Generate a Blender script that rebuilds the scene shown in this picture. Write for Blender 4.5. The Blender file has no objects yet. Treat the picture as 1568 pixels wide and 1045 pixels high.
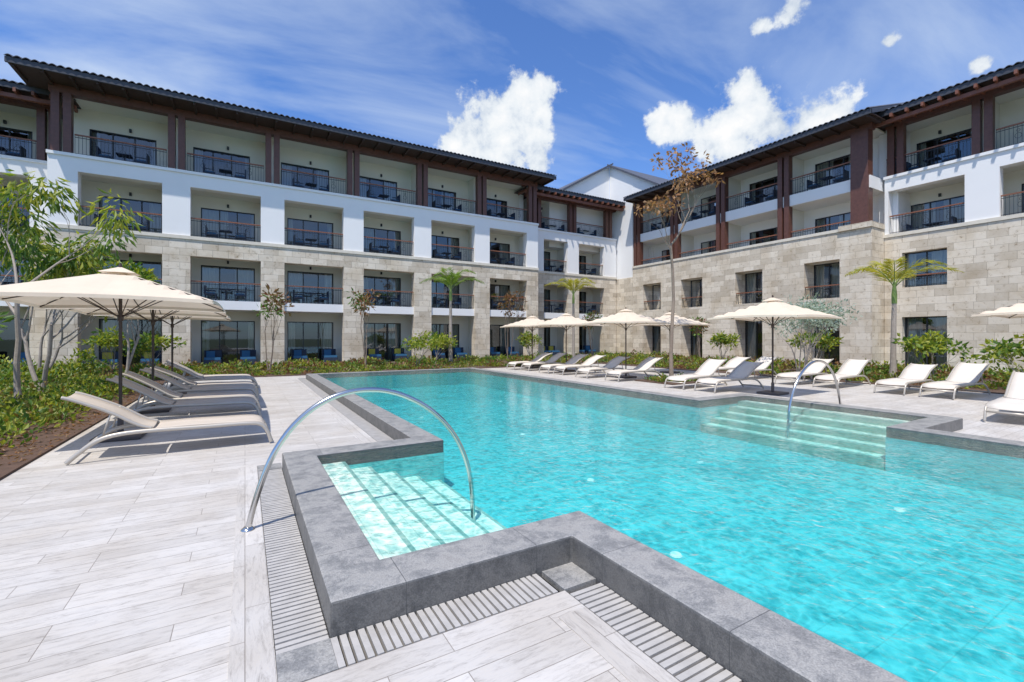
import bpy, bmesh, math, random
from mathutils import Vector, Matrix
from collections import defaultdict
random.seed(7)
sc = bpy.context.scene
R = random.uniform

# ------------------------------------------------------------------ nodes helpers
def link(nt, a, b): nt.links.new(a, b)
def node(nt, t, ins=None, **kw):
    n = nt.nodes.new(t)
    for k, v in kw.items(): setattr(n, k, v)
    if ins:
        for k, v in ins.items():
            s = n.inputs[k]
            if isinstance(v, bpy.types.NodeSocket): nt.links.new(v, s)
            else: s.default_value = v
    return n
def math_(nt, op, a, b=None, c=None, clamp=False):
    n = nt.nodes.new('ShaderNodeMath'); n.operation = op; n.use_clamp = clamp
    for i, v in enumerate((a, b, c)):
        if v is None: continue
        if isinstance(v, bpy.types.NodeSocket): nt.links.new(v, n.inputs[i])
        else: n.inputs[i].default_value = v
    return n.outputs[0]
def mixc(nt, f, a, b, mode='MIX'):
    n = nt.nodes.new('ShaderNodeMix'); n.data_type = 'RGBA'; n.blend_type = mode
    for i, v in ((0, f), (6, a), (7, b)):
        if isinstance(v, bpy.types.NodeSocket): nt.links.new(v, n.inputs[i])
        else: n.inputs[i].default_value = v if i == 0 else (*v[:3], 1)
    return n.outputs[2]
def ramp(nt, f, stops):
    n = nt.nodes.new('ShaderNodeValToRGB'); nt.links.new(f, n.inputs[0])
    el = n.color_ramp.elements
    while len(el) < len(stops): el.new(0.5)
    for e, (p, c) in zip(el, stops): e.position = p; e.color = (*c[:3], 1)
    return n.outputs[0]
def newmat(name):
    m = bpy.data.materials.new(name); m.use_nodes = True
    nt = m.node_tree; b = nt.nodes['Principled BSDF']
    return m, nt, b
def simple(name, col, rough=0.6, metal=0.0, var=0.12, scale=3.0, bump=0.0, bscale=60):
    m, nt, b = newmat(name)
    g = node(nt, 'ShaderNodeNewGeometry')
    n = node(nt, 'ShaderNodeTexNoise', {'Vector': g.outputs['Position'], 'Scale': scale, 'Detail': 3.0})
    c = mixc(nt, n.outputs[0], [x * (1 - var) for x in col], [min(1, x * (1 + var)) for x in col])
    link(nt, c, b.inputs['Base Color'])
    b.inputs['Roughness'].default_value = rough; b.inputs['Metallic'].default_value = metal
    if bump:
        n2 = node(nt, 'ShaderNodeTexNoise', {'Vector': g.outputs['Position'], 'Scale': bscale, 'Detail': 2.0})
        bp = node(nt, 'ShaderNodeBump', {'Strength': bump, 'Distance': 0.01, 'Height': n2.outputs[0]})
        link(nt, bp.outputs[0], b.inputs['Normal'])
    return m

def stone_mat():
    m, nt, b = newmat('coral_stone_blocks')
    g = node(nt, 'ShaderNodeNewGeometry')
    s = node(nt, 'ShaderNodeSeparateXYZ', {0: g.outputs['Position']})
    v = node(nt, 'ShaderNodeCombineXYZ', {0: math_(nt, 'ADD', s.outputs[0], s.outputs[1]), 1: s.outputs[2], 2: 0.0})
    br = node(nt, 'ShaderNodeTexBrick', {'Vector': v.outputs[0], 'Color1': (.80, .72, .60, 1), 'Color2': (.50, .43, .335, 1), 'Mortar': (.38, .33, .26, 1),
        'Scale': 1.0, 'Mortar Size': .007, 'Mortar Smooth': .3, 'Bias': -.3, 'Brick Width': .70, 'Row Height': .36})
    br.offset = 0.37; br.squash = 1.5; br.squash_frequency = 3
    n1 = node(nt, 'ShaderNodeTexNoise', {'Vector': g.outputs['Position'], 'Scale': 5.0, 'Detail': 8.0, 'Roughness': .72})
    n2 = node(nt, 'ShaderNodeTexNoise', {'Vector': g.outputs['Position'], 'Scale': .9, 'Detail': 4.0})
    c1 = ramp(nt, n1.outputs[0], [(.30, (.46, .39, .31)), (.44, (.94, .92, .88)), (.75, (1.0, 1.0, 1.0))])
    c = mixc(nt, 1.0, br.outputs[0], c1, 'MULTIPLY')
    c2 = ramp(nt, n2.outputs[0], [(.32, (.84, .80, .74)), (.55, (1.0, 1.0, 1.0))])
    c = mixc(nt, 1.0, c, c2, 'MULTIPLY')
    link(nt, c, b.inputs['Base Color']); b.inputs['Roughness'].default_value = .85
    h = math_(nt, 'ADD', math_(nt, 'MULTIPLY', br.outputs[1], -1.0), n1.outputs[0])
    bp = node(nt, 'ShaderNodeBump', {'Strength': .6, 'Distance': .02, 'Height': h})
    link(nt, bp.outputs[0], b.inputs['Normal'])
    return m

def deck_mat(name, rot):
    m, nt, b = newmat(name)
    g = node(nt, 'ShaderNodeNewGeometry')
    mp = node(nt, 'ShaderNodeMapping', {'Vector': g.outputs['Position'], 'Rotation': (0, 0, rot)})
    br = node(nt, 'ShaderNodeTexBrick', {'Vector': mp.outputs[0], 'Color1': (.60, .572, .538, 1), 'Color2': (.50, .472, .438, 1), 'Mortar': (.27, .24, .21, 1),
        'Scale': 1.0, 'Mortar Size': .0024, 'Mortar Smooth': .2, 'Bias': -.1, 'Brick Width': .92, 'Row Height': .165})
    br.offset = .37; br.offset_frequency = 3
    st = node(nt, 'ShaderNodeMapping', {'Vector': mp.outputs[0], 'Scale': (1.8, 9, 1)})
    off = node(nt, 'ShaderNodeVectorMath', {0: br.outputs[0], 1: (90, 90, 90)}, operation='MULTIPLY')
    sv = node(nt, 'ShaderNodeVectorMath', {0: st.outputs[0], 1: off.outputs[0]}, operation='ADD')
    n1 = node(nt, 'ShaderNodeTexNoise', {'Vector': sv.outputs[0], 'Scale': 3.0, 'Detail': 10.0, 'Roughness': .82, 'Distortion': .6})
    c1 = ramp(nt, n1.outputs[0], [(.32, (.46, .445, .43)), (.42, (.82, .81, .80)), (.52, (1.0, 1.0, 1.0)), (.64, (1.0, .98, .95)), (.74, (.87, .79, .70))])
    c = mixc(nt, 1.0, br.outputs[0], c1, 'MULTIPLY')
    n2 = node(nt, 'ShaderNodeTexNoise', {'Vector': g.outputs['Position'], 'Scale': 1.6, 'Detail': 5.0})
    c2 = ramp(nt, n2.outputs[0], [(.35, (.90, .875, .84)), (.6, (1.0, 1.0, 1.0))])
    c = mixc(nt, 1.0, c, c2, 'MULTIPLY')
    link(nt, c, b.inputs['Base Color']); b.inputs['Roughness'].default_value = .5
    h = math_(nt, 'ADD', math_(nt, 'MULTIPLY', br.outputs[1], -2.0), n1.outputs[0])
    bp = node(nt, 'ShaderNodeBump', {'Strength': .4, 'Distance': .005, 'Height': h})
    link(nt, bp.outputs[0], b.inputs['Normal'])
    return m

def coping_mat(name, k, joints=True):
    m, nt, b = newmat(name)
    g = node(nt, 'ShaderNodeNewGeometry')
    s = node(nt, 'ShaderNodeSeparateXYZ', {0: g.outputs['Position']})
    n1 = node(nt, 'ShaderNodeTexNoise', {'Vector': g.outputs['Position'], 'Scale': 5.0, 'Detail': 10.0, 'Roughness': .82, 'Distortion': .25})
    n2 = node(nt, 'ShaderNodeTexNoise', {'Vector': g.outputs['Position'], 'Scale': 110.0, 'Detail': 2.0})
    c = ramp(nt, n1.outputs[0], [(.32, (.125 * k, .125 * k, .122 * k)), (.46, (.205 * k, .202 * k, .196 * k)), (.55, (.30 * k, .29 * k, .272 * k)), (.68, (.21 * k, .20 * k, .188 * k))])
    c = mixc(nt, .6, c, ramp(nt, n2.outputs[0], [(.35, (.5, .5, .5)), (.65, (1.0, 1.0, 1.0))]), 'MULTIPLY')
    vn = node(nt, 'ShaderNodeTexVoronoi', {'Vector': node(nt, 'ShaderNodeVectorMath', {0: g.outputs['Position'], 1: n1.outputs[1]}, operation='ADD').outputs[0], 'Scale': 2.6}, feature='DISTANCE_TO_EDGE')
    vein = math_(nt, 'LESS_THAN', vn.outputs[0], .008)
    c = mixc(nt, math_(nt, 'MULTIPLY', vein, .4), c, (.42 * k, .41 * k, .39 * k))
    j = []
    for kk, ph in ((0, .1), (1, .45)):
        fr = math_(nt, 'FRACT', math_(nt, 'MULTIPLY', math_(nt, 'ADD', s.outputs[kk], ph), 1 / .9))
        j.append(math_(nt, 'LESS_THAN', fr, .0045))
    c = mixc(nt, math_(nt, 'MAXIMUM', j[0], j[1]), c, (.07, .07, .07))
    link(nt, c, b.inputs['Base Color']); b.inputs['Roughness'].default_value = .42
    bp = node(nt, 'ShaderNodeBump', {'Strength': .4, 'Distance': .004, 'Height': n2.outputs[0]})
    link(nt, bp.outputs[0], b.inputs['Normal'])
    return m

def tile_mat(name, c1, c2, mort, size):
    m, nt, b = newmat(name)
    g = node(nt, 'ShaderNodeNewGeometry')
    s = node(nt, 'ShaderNodeSeparateXYZ', {0: g.outputs['Position']})
    v = node(nt, 'ShaderNodeCombineXYZ', {0: math_(nt, 'ADD', s.outputs[0], s.outputs[2]), 1: math_(nt, 'ADD', s.outputs[1], s.outputs[2]), 2: 0.0})
    br = node(nt, 'ShaderNodeTexBrick', {'Vector': v.outputs[0], 'Color1': (*c1, 1), 'Color2': (*c2, 1), 'Mortar': (*mort, 1),
        'Scale': 1.0, 'Mortar Size': size * .02, 'Mortar Smooth': .3, 'Bias': 0.0, 'Brick Width': size, 'Row Height': size})
    br.offset = 0
    link(nt, br.outputs[0], b.inputs['Base Color']); b.inputs['Roughness'].default_value = .5
    return m

def leaf_mat(name, cols, trans=.3, rough=.5):
    m, nt, b = newmat(name)
    g = node(nt, 'ShaderNodeNewGeometry')
    c = ramp(nt, g.outputs['Random Per Island'], [(i / (len(cols) - 1), c) for i, c in enumerate(cols)])
    link(nt, c, b.inputs['Base Color']); b.inputs['Roughness'].default_value = rough
    tr = node(nt, 'ShaderNodeBsdfTranslucent', {'Color': mixc(nt, 1.0, c, (1.6, 1.6, .9), 'MULTIPLY')})
    mx = node(nt, 'ShaderNodeMixShader', {0: trans, 1: b.outputs[0], 2: tr.outputs[0]})
    link(nt, mx.outputs[0], nt.nodes['Material Output'].inputs[0])
    return m

def water_mat():
    m, nt, b = newmat('pool_water'); nt.nodes.remove(b)
    g = node(nt, 'ShaderNodeNewGeometry')
    n1 = node(nt, 'ShaderNodeTexNoise', {'Vector': g.outputs['Position'], 'Scale': 1.3, 'Detail': 2.0, 'Distortion': .5})
    n2 = node(nt, 'ShaderNodeTexNoise', {'Vector': g.outputs['Position'], 'Scale': 12.0, 'Detail': 3.0, 'Distortion': .8})
    h = math_(nt, 'ADD', math_(nt, 'MULTIPLY', n1.outputs[0], .6), math_(nt, 'MULTIPLY', n2.outputs[0], .46))
    bp = node(nt, 'ShaderNodeBump', {'Strength': .55, 'Distance': .08, 'Height': h})
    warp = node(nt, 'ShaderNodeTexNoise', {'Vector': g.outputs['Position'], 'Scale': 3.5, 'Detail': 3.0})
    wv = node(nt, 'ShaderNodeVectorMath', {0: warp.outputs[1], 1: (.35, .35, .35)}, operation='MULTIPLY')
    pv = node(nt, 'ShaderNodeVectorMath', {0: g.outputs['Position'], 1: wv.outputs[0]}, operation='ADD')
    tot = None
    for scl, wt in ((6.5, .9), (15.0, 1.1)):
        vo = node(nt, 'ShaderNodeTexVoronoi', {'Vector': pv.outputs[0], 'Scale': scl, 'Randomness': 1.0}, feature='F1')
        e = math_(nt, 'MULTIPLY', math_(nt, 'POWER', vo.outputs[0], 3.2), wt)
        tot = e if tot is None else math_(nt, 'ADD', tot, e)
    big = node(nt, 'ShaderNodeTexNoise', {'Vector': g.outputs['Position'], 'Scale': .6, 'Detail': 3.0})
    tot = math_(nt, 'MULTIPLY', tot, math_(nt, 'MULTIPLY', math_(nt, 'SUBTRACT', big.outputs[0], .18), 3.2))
    ca = ramp(nt, tot, [(.02, (.46, .68, .70)), (.13, (.66, .82, .83)), (.38, (1, 1, 1))])  # caustic ripple light painted into the water's transparent colour
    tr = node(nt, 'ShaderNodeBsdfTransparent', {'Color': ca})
    gl = node(nt, 'ShaderNodeBsdfGlossy', {'Color': (1, 1, 1, 1), 'Roughness': .03, 'Normal': bp.outputs[0]})
    fr = node(nt, 'ShaderNodeFresnel', {'IOR': 1.33, 'Normal': bp.outputs[0]})
    mx = node(nt, 'ShaderNodeMixShader', {0: fr.outputs[0], 1: tr.outputs[0], 2: gl.outputs[0]})
    va = node(nt, 'ShaderNodeVolumeAbsorption', {'Color': (.18, .93, .955, 1), 'Density': .30})
    o = nt.nodes['Material Output']
    link(nt, mx.outputs[0], o.inputs[0]); link(nt, va.outputs[0], o.inputs[1])
    return m

def glass_mat():
    m, nt, b = newmat('window_glass'); nt.nodes.remove(b)
    tr = node(nt, 'ShaderNodeBsdfTransparent', {'Color': (.60, .65, .64, 1)})
    gl = node(nt, 'ShaderNodeBsdfGlossy', {'Color': (.9, .95, 1, 1), 'Roughness': .02})
    fr = node(nt, 'ShaderNodeFresnel', {'IOR': 1.6})
    f = math_(nt, 'ADD', math_(nt, 'MULTIPLY', fr.outputs[0], 1.2), .06, clamp=True)
    mx = node(nt, 'ShaderNodeMixShader', {0: f, 1: tr.outputs[0], 2: gl.outputs[0]})
    link(nt, mx.outputs[0], nt.nodes['Material Output'].inputs[0])
    return m

def fabric_mat(name, col, trans=.25):
    m, nt, b = newmat(name)
    g = node(nt, 'ShaderNodeNewGeometry')
    n2 = node(nt, 'ShaderNodeTexNoise', {'Vector': g.outputs['Position'], 'Scale': 3.0, 'Detail': 4.0})
    c = mixc(nt, n2.outputs[0], [x * .9 for x in col], [min(1, x * 1.08) for x in col])
    link(nt, c, b.inputs['Base Color']); b.inputs['Roughness'].default_value = .9
    bp = node(nt, 'ShaderNodeBump', {'Strength': .4, 'Distance': .05, 'Height': n2.outputs[0]})
    link(nt, bp.outputs[0], b.inputs['Normal'])
    tr = node(nt, 'ShaderNodeBsdfTranslucent', {'Color': c})
    mx = node(nt, 'ShaderNodeMixShader', {0: trans, 1: b.outputs[0], 2: tr.outputs[0]})
    link(nt, mx.outputs[0], nt.nodes['Material Output'].inputs[0])
    return m

MAT = dict(
    stone=stone_mat(),
    cap=simple('cut_stone_cap', (.70, .64, .53), .8, var=.15, scale=5, bump=.2),
    white=simple('white_stucco', (.84, .83, .81), .85, var=.04, scale=.8, bump=.15, bscale=90),
    cream=simple('cream_stucco', (.76, .73, .64), .85, var=.03, scale=1.2, bump=.1),
    wood=simple('dark_brown_wood', (.125, .052, .036), .45, var=.35, scale=7, bump=.2),
    rafter=simple('rafter_wood', (.20, .075, .045), .5, var=.3, scale=7, bump=.2),
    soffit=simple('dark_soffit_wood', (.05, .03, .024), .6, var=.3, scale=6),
    rail_wood=simple('handrail_wood', (.24, .095, .05), .45, var=.3, scale=5),
    fascia=simple('slate_fascia', (.05, .053, .065), .5, var=.2),
    tile=simple('slate_roof_tile', (.085, .09, .11), .55, var=.45, scale=5),
    black=simple('black_metal', (.022, .025, .03), .4, var=.1),
    glass=glass_mat(),
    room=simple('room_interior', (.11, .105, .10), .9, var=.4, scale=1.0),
    curtain=simple('curtain', (.62, .61, .57), .9, var=.15, scale=4),
    navy=simple('dark_wicker', (.02, .035, .07), .6, var=.3),
    blue=simple('blue_cushion', (.03, .13, .26), .8, var=.15),
    yellow=simple('yellow_cushion', (.50, .44, .06), .8, var=.15),
    deck=deck_mat('deck_planks', 0), deck2=deck_mat('deck_border_planks', math.pi / 2),
    coping=coping_mat('basalt_coping', 1.3), coping_side=coping_mat('shaded_basalt_face', .58),  # one basalt; side faces coloured darker to stand in for shade
    grate=simple('grate_slat', (.42, .40, .375), .6, var=.25, scale=9, bump=.2),
    dark=simple('channel_dark', (.02, .02, .02), .9),
    pool=tile_mat('pool_tile', (.125, .575, .60), (.11, .54, .565), (.095, .47, .49), .3),
    step=tile_mat('pool_step_tile', (.84, .87, .78), (.80, .85, .76), (.62, .70, .64), .3),
    nose=simple('step_nosing', (.30, .45, .41), .6, var=.15),
    inlet=simple('white_plastic', (.85, .85, .85), .5, var=.03),
    steel=simple('stainless_steel', (.62, .60, .57), .16, 1.0, var=.04),
    water=water_mat(),
    sling=fabric_mat('sling_fabric', (.60, .525, .44), .12),
    sling_w=fabric_mat('sling_fabric_light', (.72, .655, .57), .12),
    frame=simple('champagne_frame', (.50, .45, .38), .35, .3, var=.06),
    canopy=fabric_mat('umbrella_canvas', (.80, .68, .53), .25),
    pole=simple('bronze_pole', (.05, .03, .02), .4, var=.2),
    base=simple('umbrella_base', (.10, .08, .07), .6),
    soil=simple('soil', (.095, .056, .038), .95, var=.5, scale=9, bump=.8, bscale=25),
    ground=simple('ground_grass', (.07, .09, .035), .95, var=.4, scale=4, bump=.5),
    bark=simple('pale_bark', (.34, .29, .24), .85, var=.3, scale=14, bump=.4),
    bark2=simple('brown_bark', (.26, .20, .15), .85, var=.3, scale=14, bump=.4),
    green=leaf_mat('leaf_green', [(.045, .11, .015), (.08, .17, .02), (.15, .24, .03), (.06, .13, .02)]),
    lime=leaf_mat('leaf_lime', [(.12, .19, .02), (.26, .32, .03), (.38, .37, .05), (.17, .24, .03)], .4),
    hedge=leaf_mat('leaf_hedge', [(.06, .13, .02), (.14, .22, .03), (.30, .30, .04), (.08, .15, .02), (.24, .15, .04), (.11, .18, .03)]),
    copper=leaf_mat('leaf_copper', [(.16, .055, .03), (.25, .12, .05), (.11, .09, .03), (.28, .17, .07)]),
    rust=leaf_mat('leaf_rust', [(.26, .12, .05), (.34, .19, .08), (.18, .09, .04)], .3),
    silver=leaf_mat('leaf_silver', [(.26, .33, .26), (.38, .45, .37), (.18, .24, .17)], .2),
    palm=leaf_mat('leaf_palm', [(.08, .16, .02), (.15, .26, .03), (.26, .34, .05)], .35),
    palmy=leaf_mat('leaf_palm_yellow', [(.24, .28, .03), (.46, .40, .05), (.36, .36, .04)], .35),
    shaft=simple('palm_crownshaft', (.18, .26, .06), .5, var=.2),
)

# ------------------------------------------------------------------ mesh builder
class MB:
    def __init__(s): s.v = []; s.f = []; s.m = []; s.mats = []
    def mi(s, mat):
        if mat not in s.mats: s.mats.append(mat)
        return s.mats.index(mat)
    def poly(s, mat, pts):
        n = len(s.v); s.v.extend([tuple(p) for p in pts]); s.f.append(tuple(range(n, n + len(pts)))); s.m.append(s.mi(mat))
    def box(s, mat, x0, x1, y0, y1, z0, z1, M=None):
        c = [(x0, y0, z0), (x1, y0, z0), (x1, y1, z0), (x0, y1, z0), (x0, y0, z1), (x1, y0, z1), (x1, y1, z1), (x0, y1, z1)]
        if M: c = [M(*p) for p in c]
        n = len(s.v); s.v.extend(c); k = s.mi(mat)
        for f in ((0, 3, 2, 1), (4, 5, 6, 7), (0, 1, 5, 4), (1, 2, 6, 5), (2, 3, 7, 6), (3, 0, 4, 7)):
            s.f.append(tuple(n + i for i in f)); s.m.append(k)
    def tube(s, mat, pts, rs, n=8, cap=True, flat=1.0):
        pts = [Vector(p) for p in pts]
        if not hasattr(rs, '__len__'): rs = [rs] * len(pts)
        k = s.mi(mat); base = len(s.v); up = None
        for i, p in enumerate(pts):
            t = (pts[min(i + 1, len(pts) - 1)] - pts[max(i - 1, 0)])
            if t.length < 1e-9: t = Vector((0, 0, 1))
            t.normalize()
            if up is None:
                up = Vector((0, 0, 1)) if abs(t.z) < .9 else Vector((1, 0, 0))
            a = t.cross(up)
            if a.length < 1e-4: a = t.orthogonal()
            a.normalize(); b_ = a.cross(t).normalized(); up = b_
            for j in range(n):
                an = 2 * math.pi * j / n
                q = p + (a * math.cos(an) * flat + b_ * math.sin(an)) * rs[i]
                s.v.append(tuple(q))
        for i in range(len(pts) - 1):
            for j in range(n):
                a0 = base + i * n + j; a1 = base + i * n + (j + 1) % n
                s.f.append((a0, a1, a1 + n, a0 + n)); s.m.append(k)
        if cap:
            s.f.append(tuple(base + j for j in range(n))[::-1]); s.m.append(k)
            s.f.append(tuple(base + (len(pts) - 1) * n + j for j in range(n))); s.m.append(k)
    def obj(s, name, parent=None, smooth=False, bevel=0, recalc=False, merge=False):
        me = bpy.data.meshes.new(name); me.from_pydata(s.v, [], s.f)
        for mt in s.mats: me.materials.append(MAT[mt])
        me.polygons.foreach_set('material_index', s.m)
        if recalc or merge:
            bm = bmesh.new(); bm.from_mesh(me)
            if merge: bmesh.ops.remove_doubles(bm, verts=bm.verts, dist=1e-4)
            bmesh.ops.recalc_face_normals(bm, faces=bm.faces)
            bm.to_mesh(me); bm.free()
        if smooth:
            me.polygons.foreach_set('use_smooth', [True] * len(me.polygons))
        me.update()
        o = bpy.data.objects.new(name, me); sc.collection.objects.link(o)
        if parent: o.parent = parent
        if bevel:
            md = o.modifiers.new('bevel', 'BEVEL'); md.width = bevel; md.segments = 2; md.limit_method = 'ANGLE'
        return o
def empty(name, loc=(0, 0, 0)):
    e = bpy.data.objects.new(name, None); e.location = loc; sc.collection.objects.link(e); return e

# ------------------------------------------------------------------ buildings
class B:
    def __init__(s, name, M):
        s.e = empty(name); s.M = M; s.p = defaultdict(MB)
    def bx(s, part, mat, a, b, o0, o1, z0, z1): s.p[part].box(mat, a, b, o0, o1, z0, z1, s.M)
    def q(s, part, mat, pts): s.p[part].poly(mat, [s.M(*p) for p in pts])
    def done(s):
        for k, mb in s.p.items(): mb.obj(k, s.e, recalc=(k not in ('curtains',)))

def wallgrid(b, part, mat, s0, s1, z0, z1, o0, o1, holes):
    holes = [h for h in holes if h[1] > s0 and h[0] < s1]
    ss = sorted({s0, s1} | {x for h in holes for x in h[:2] if s0 < x < s1})
    for i in range(len(ss) - 1):
        m = (ss[i] + ss[i + 1]) / 2
        zs = sorted((max(z0, h[2]), min(z1, h[3])) for h in holes if h[0] < m < h[1] and h[3] > z0 and h[2] < z1)
        z = z0
        for a, c in zs:
            if a > z + 1e-4: b.bx(part, mat, ss[i], ss[i + 1], o0, o1, z, a)
            z = max(z, c)
        if z < z1 - 1e-4: b.bx(part, mat, ss[i], ss[i + 1], o0, o1, z, z1)

def window(b, s0, s1, z0, z1, o, n=3, curt=True):
    f = .055
    b.bx('window_frames', 'black', s0, s1, o - .08, o, z1 - f, z1)
    b.bx('window_frames', 'black', s0, s1, o - .08, o, z0, z0 + f)
    for i in range(n + 1):
        c = s0 + f / 2 + (s1 - s0 - f) * i / n
        b.bx('window_frames', 'black', c - f / 2, c + f / 2, o - .075, o - .005, z0 + f, z1 - f)
    b.q('window_glass', 'glass', [(s0, o - .04, z0), (s1, o - .04, z0), (s1, o - .04, z1), (s0, o - .04, z1)])
    if curt:
        for (a, c) in ((s0, s0 + R(.1, .5) * (s1 - s0)), (s1 - R(.05, .4) * (s1 - s0), s1)):
            k = max(6, int((c - a) / .05)); pr = None
            for i in range(k + 1):
                x = a + (c - a) * i / k; oo = o - .25 + .035 * math.sin(i * 1.9)
                if pr: b.q('curtains', 'curtain', [(pr[0], pr[1], z0), (x, oo, z0), (x, oo, z1), (pr[0], pr[1], z1)])
                pr = (x, oo)

def railing(b, s0, s1, o, z, h=1.0):
    b.bx('railings', 'rail_wood', s0, s1, o - .035, o + .035, z + h - .06, z + h)
    b.bx('railings', 'black', s0, s1, o - .015, o + .015, z + h - .16, z + h - .135)
    b.bx('railings', 'black', s0, s1, o - .015, o + .015, z + .08, z + .105)
    n = int((s1 - s0) / .13)
    for i in range(n + 1):
        c = s0 + .01 + (s1 - s0 - .02) * i / n
        b.bx('railings', 'black', c - .007, c + .007, o - .007, o + .007, z + .02, z + h - .06)
    m = (s0 + s1) / 2
    for k in (-1, 0, 1):
        c = m + k * (s1 - s0) * .3; mb = b.p['railing_scrolls']
        for rr, zc in ((.11, .46), (.055, .70)):
            pts = [b.M(c + rr * math.cos(t * math.pi / 5), o + .001, z + zc + rr * 1.1 * math.sin(t * math.pi / 5)) for t in range(11)]
            mb.tube('black', pts, .008, 4, cap=False)

def chair(b, s, o, z, mat='navy', flip=1):
    P = 'balcony_furniture'
    b.bx(P, mat, s - .28, s + .28, o - .28, o + .28, z + .36, z + .44)
    b.bx(P, mat, s - .28 if flip > 0 else s + .22, s - .22 if flip > 0 else s + .28, o - .28, o + .28, z + .44, z + .85)
    b.bx(P, 'blue', s - .2, s + .2, o - .24, o + .24, z + .442, z + .5)
    for a in (-.26, .22):
        for c in (-.26, .22):
            b.bx(P, mat, s + a, s + a + .04, o + c, o + c + .04, z, z + .36)
        b.bx(P, mat, s - .24, s + .24, o + a, o + a + .04, z + .58, z + .62)
def table(b, s, o, z):
    P = 'balcony_furniture'
    b.bx(P, 'navy', s - .3, s + .3, o - .3, o + .3, z + .68, z + .72)
    b.bx(P, 'navy', s - .03, s + .03, o - .03, o + .03, z + .03, z + .68)
    b.bx(P, 'navy', s - .2, s + .2, o - .2, o + .2, z, z + .03)

def roof(b, s0, s1, ze, over, depth, slope, rafters=False):
    per = .27; n = int((s1 - s0) / per * 6)
    zr = ze + (over + depth) * slope
    pr = None
    for i in range(n + 1):
        x = s0 + (s1 - s0) * i / n
        w = .085 * abs(math.sin(math.pi * (x - s0) / per))
        c = ((x, over + .10, ze + w), (x, -depth, zr + w), (x, over + .10, ze + w - .03), (x, -2 * depth - over, ze + w))
        if pr:
            b.q('roof_tiles', 'tile', [pr[0], c[0], c[1], pr[1]])
            b.q('roof_tiles', 'tile', [pr[2], c[2], c[0], pr[0]])
            b.q('roof_tiles', 'tile', [pr[1], c[1], c[3], pr[3]])
        pr = c
    b.bx('roof_fascia', 'fascia', s0, s1, over - .06, over + .04, ze - .24, ze - .005)
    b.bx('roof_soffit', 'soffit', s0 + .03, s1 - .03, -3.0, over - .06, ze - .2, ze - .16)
    for e, sg in ((s0, 1), (s1, -1)):
        b.q('roof_fascia', 'fascia', [(e, over, ze - .24), (e, -depth, zr - .24), (e, -depth, zr), (e, over, ze)])
        b.q('roof_fascia', 'fascia', [(e, -2 * depth - over, ze - .24), (e, -depth, zr - .24), (e, -depth, zr), (e, -2 * depth - over, ze)])
        g = e + sg * .7
        b.q('gable_walls', 'white', [(g, over - 1.3, ze - .2), (g, -depth, zr - .1), (g, -2 * depth, ze - .2)])
    if rafters:
        n = int((s1 - s0) / .62)
        for i in range(n + 1):
            c = s0 + .2 + (s1 - s0 - .4) * i / n
            b.bx('rafters', 'rafter', c - .05, c + .05, -.6, over + .18, ze - .42, ze - .245)
        b.bx('rafters', 'rafter', s0, s1, over - .30, over - .12, ze - .60, ze - .42)
    else:
        n = int((s1 - s0) / .9)
        for i in range(n + 1):
            c = s0 + .2 + (s1 - s0 - .4) * i / n
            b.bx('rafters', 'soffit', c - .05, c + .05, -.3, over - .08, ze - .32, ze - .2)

def posts(b, c, z0, z1, w=.29, gap=.06, o0=-.40, o1=-.04):
    for sg in (-1, 1):
        a, d = sorted((c + sg * gap, c + sg * (gap + w)))
        b.bx('wood_posts', 'wood', a, d, o0, o1, z0, z1)

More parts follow.
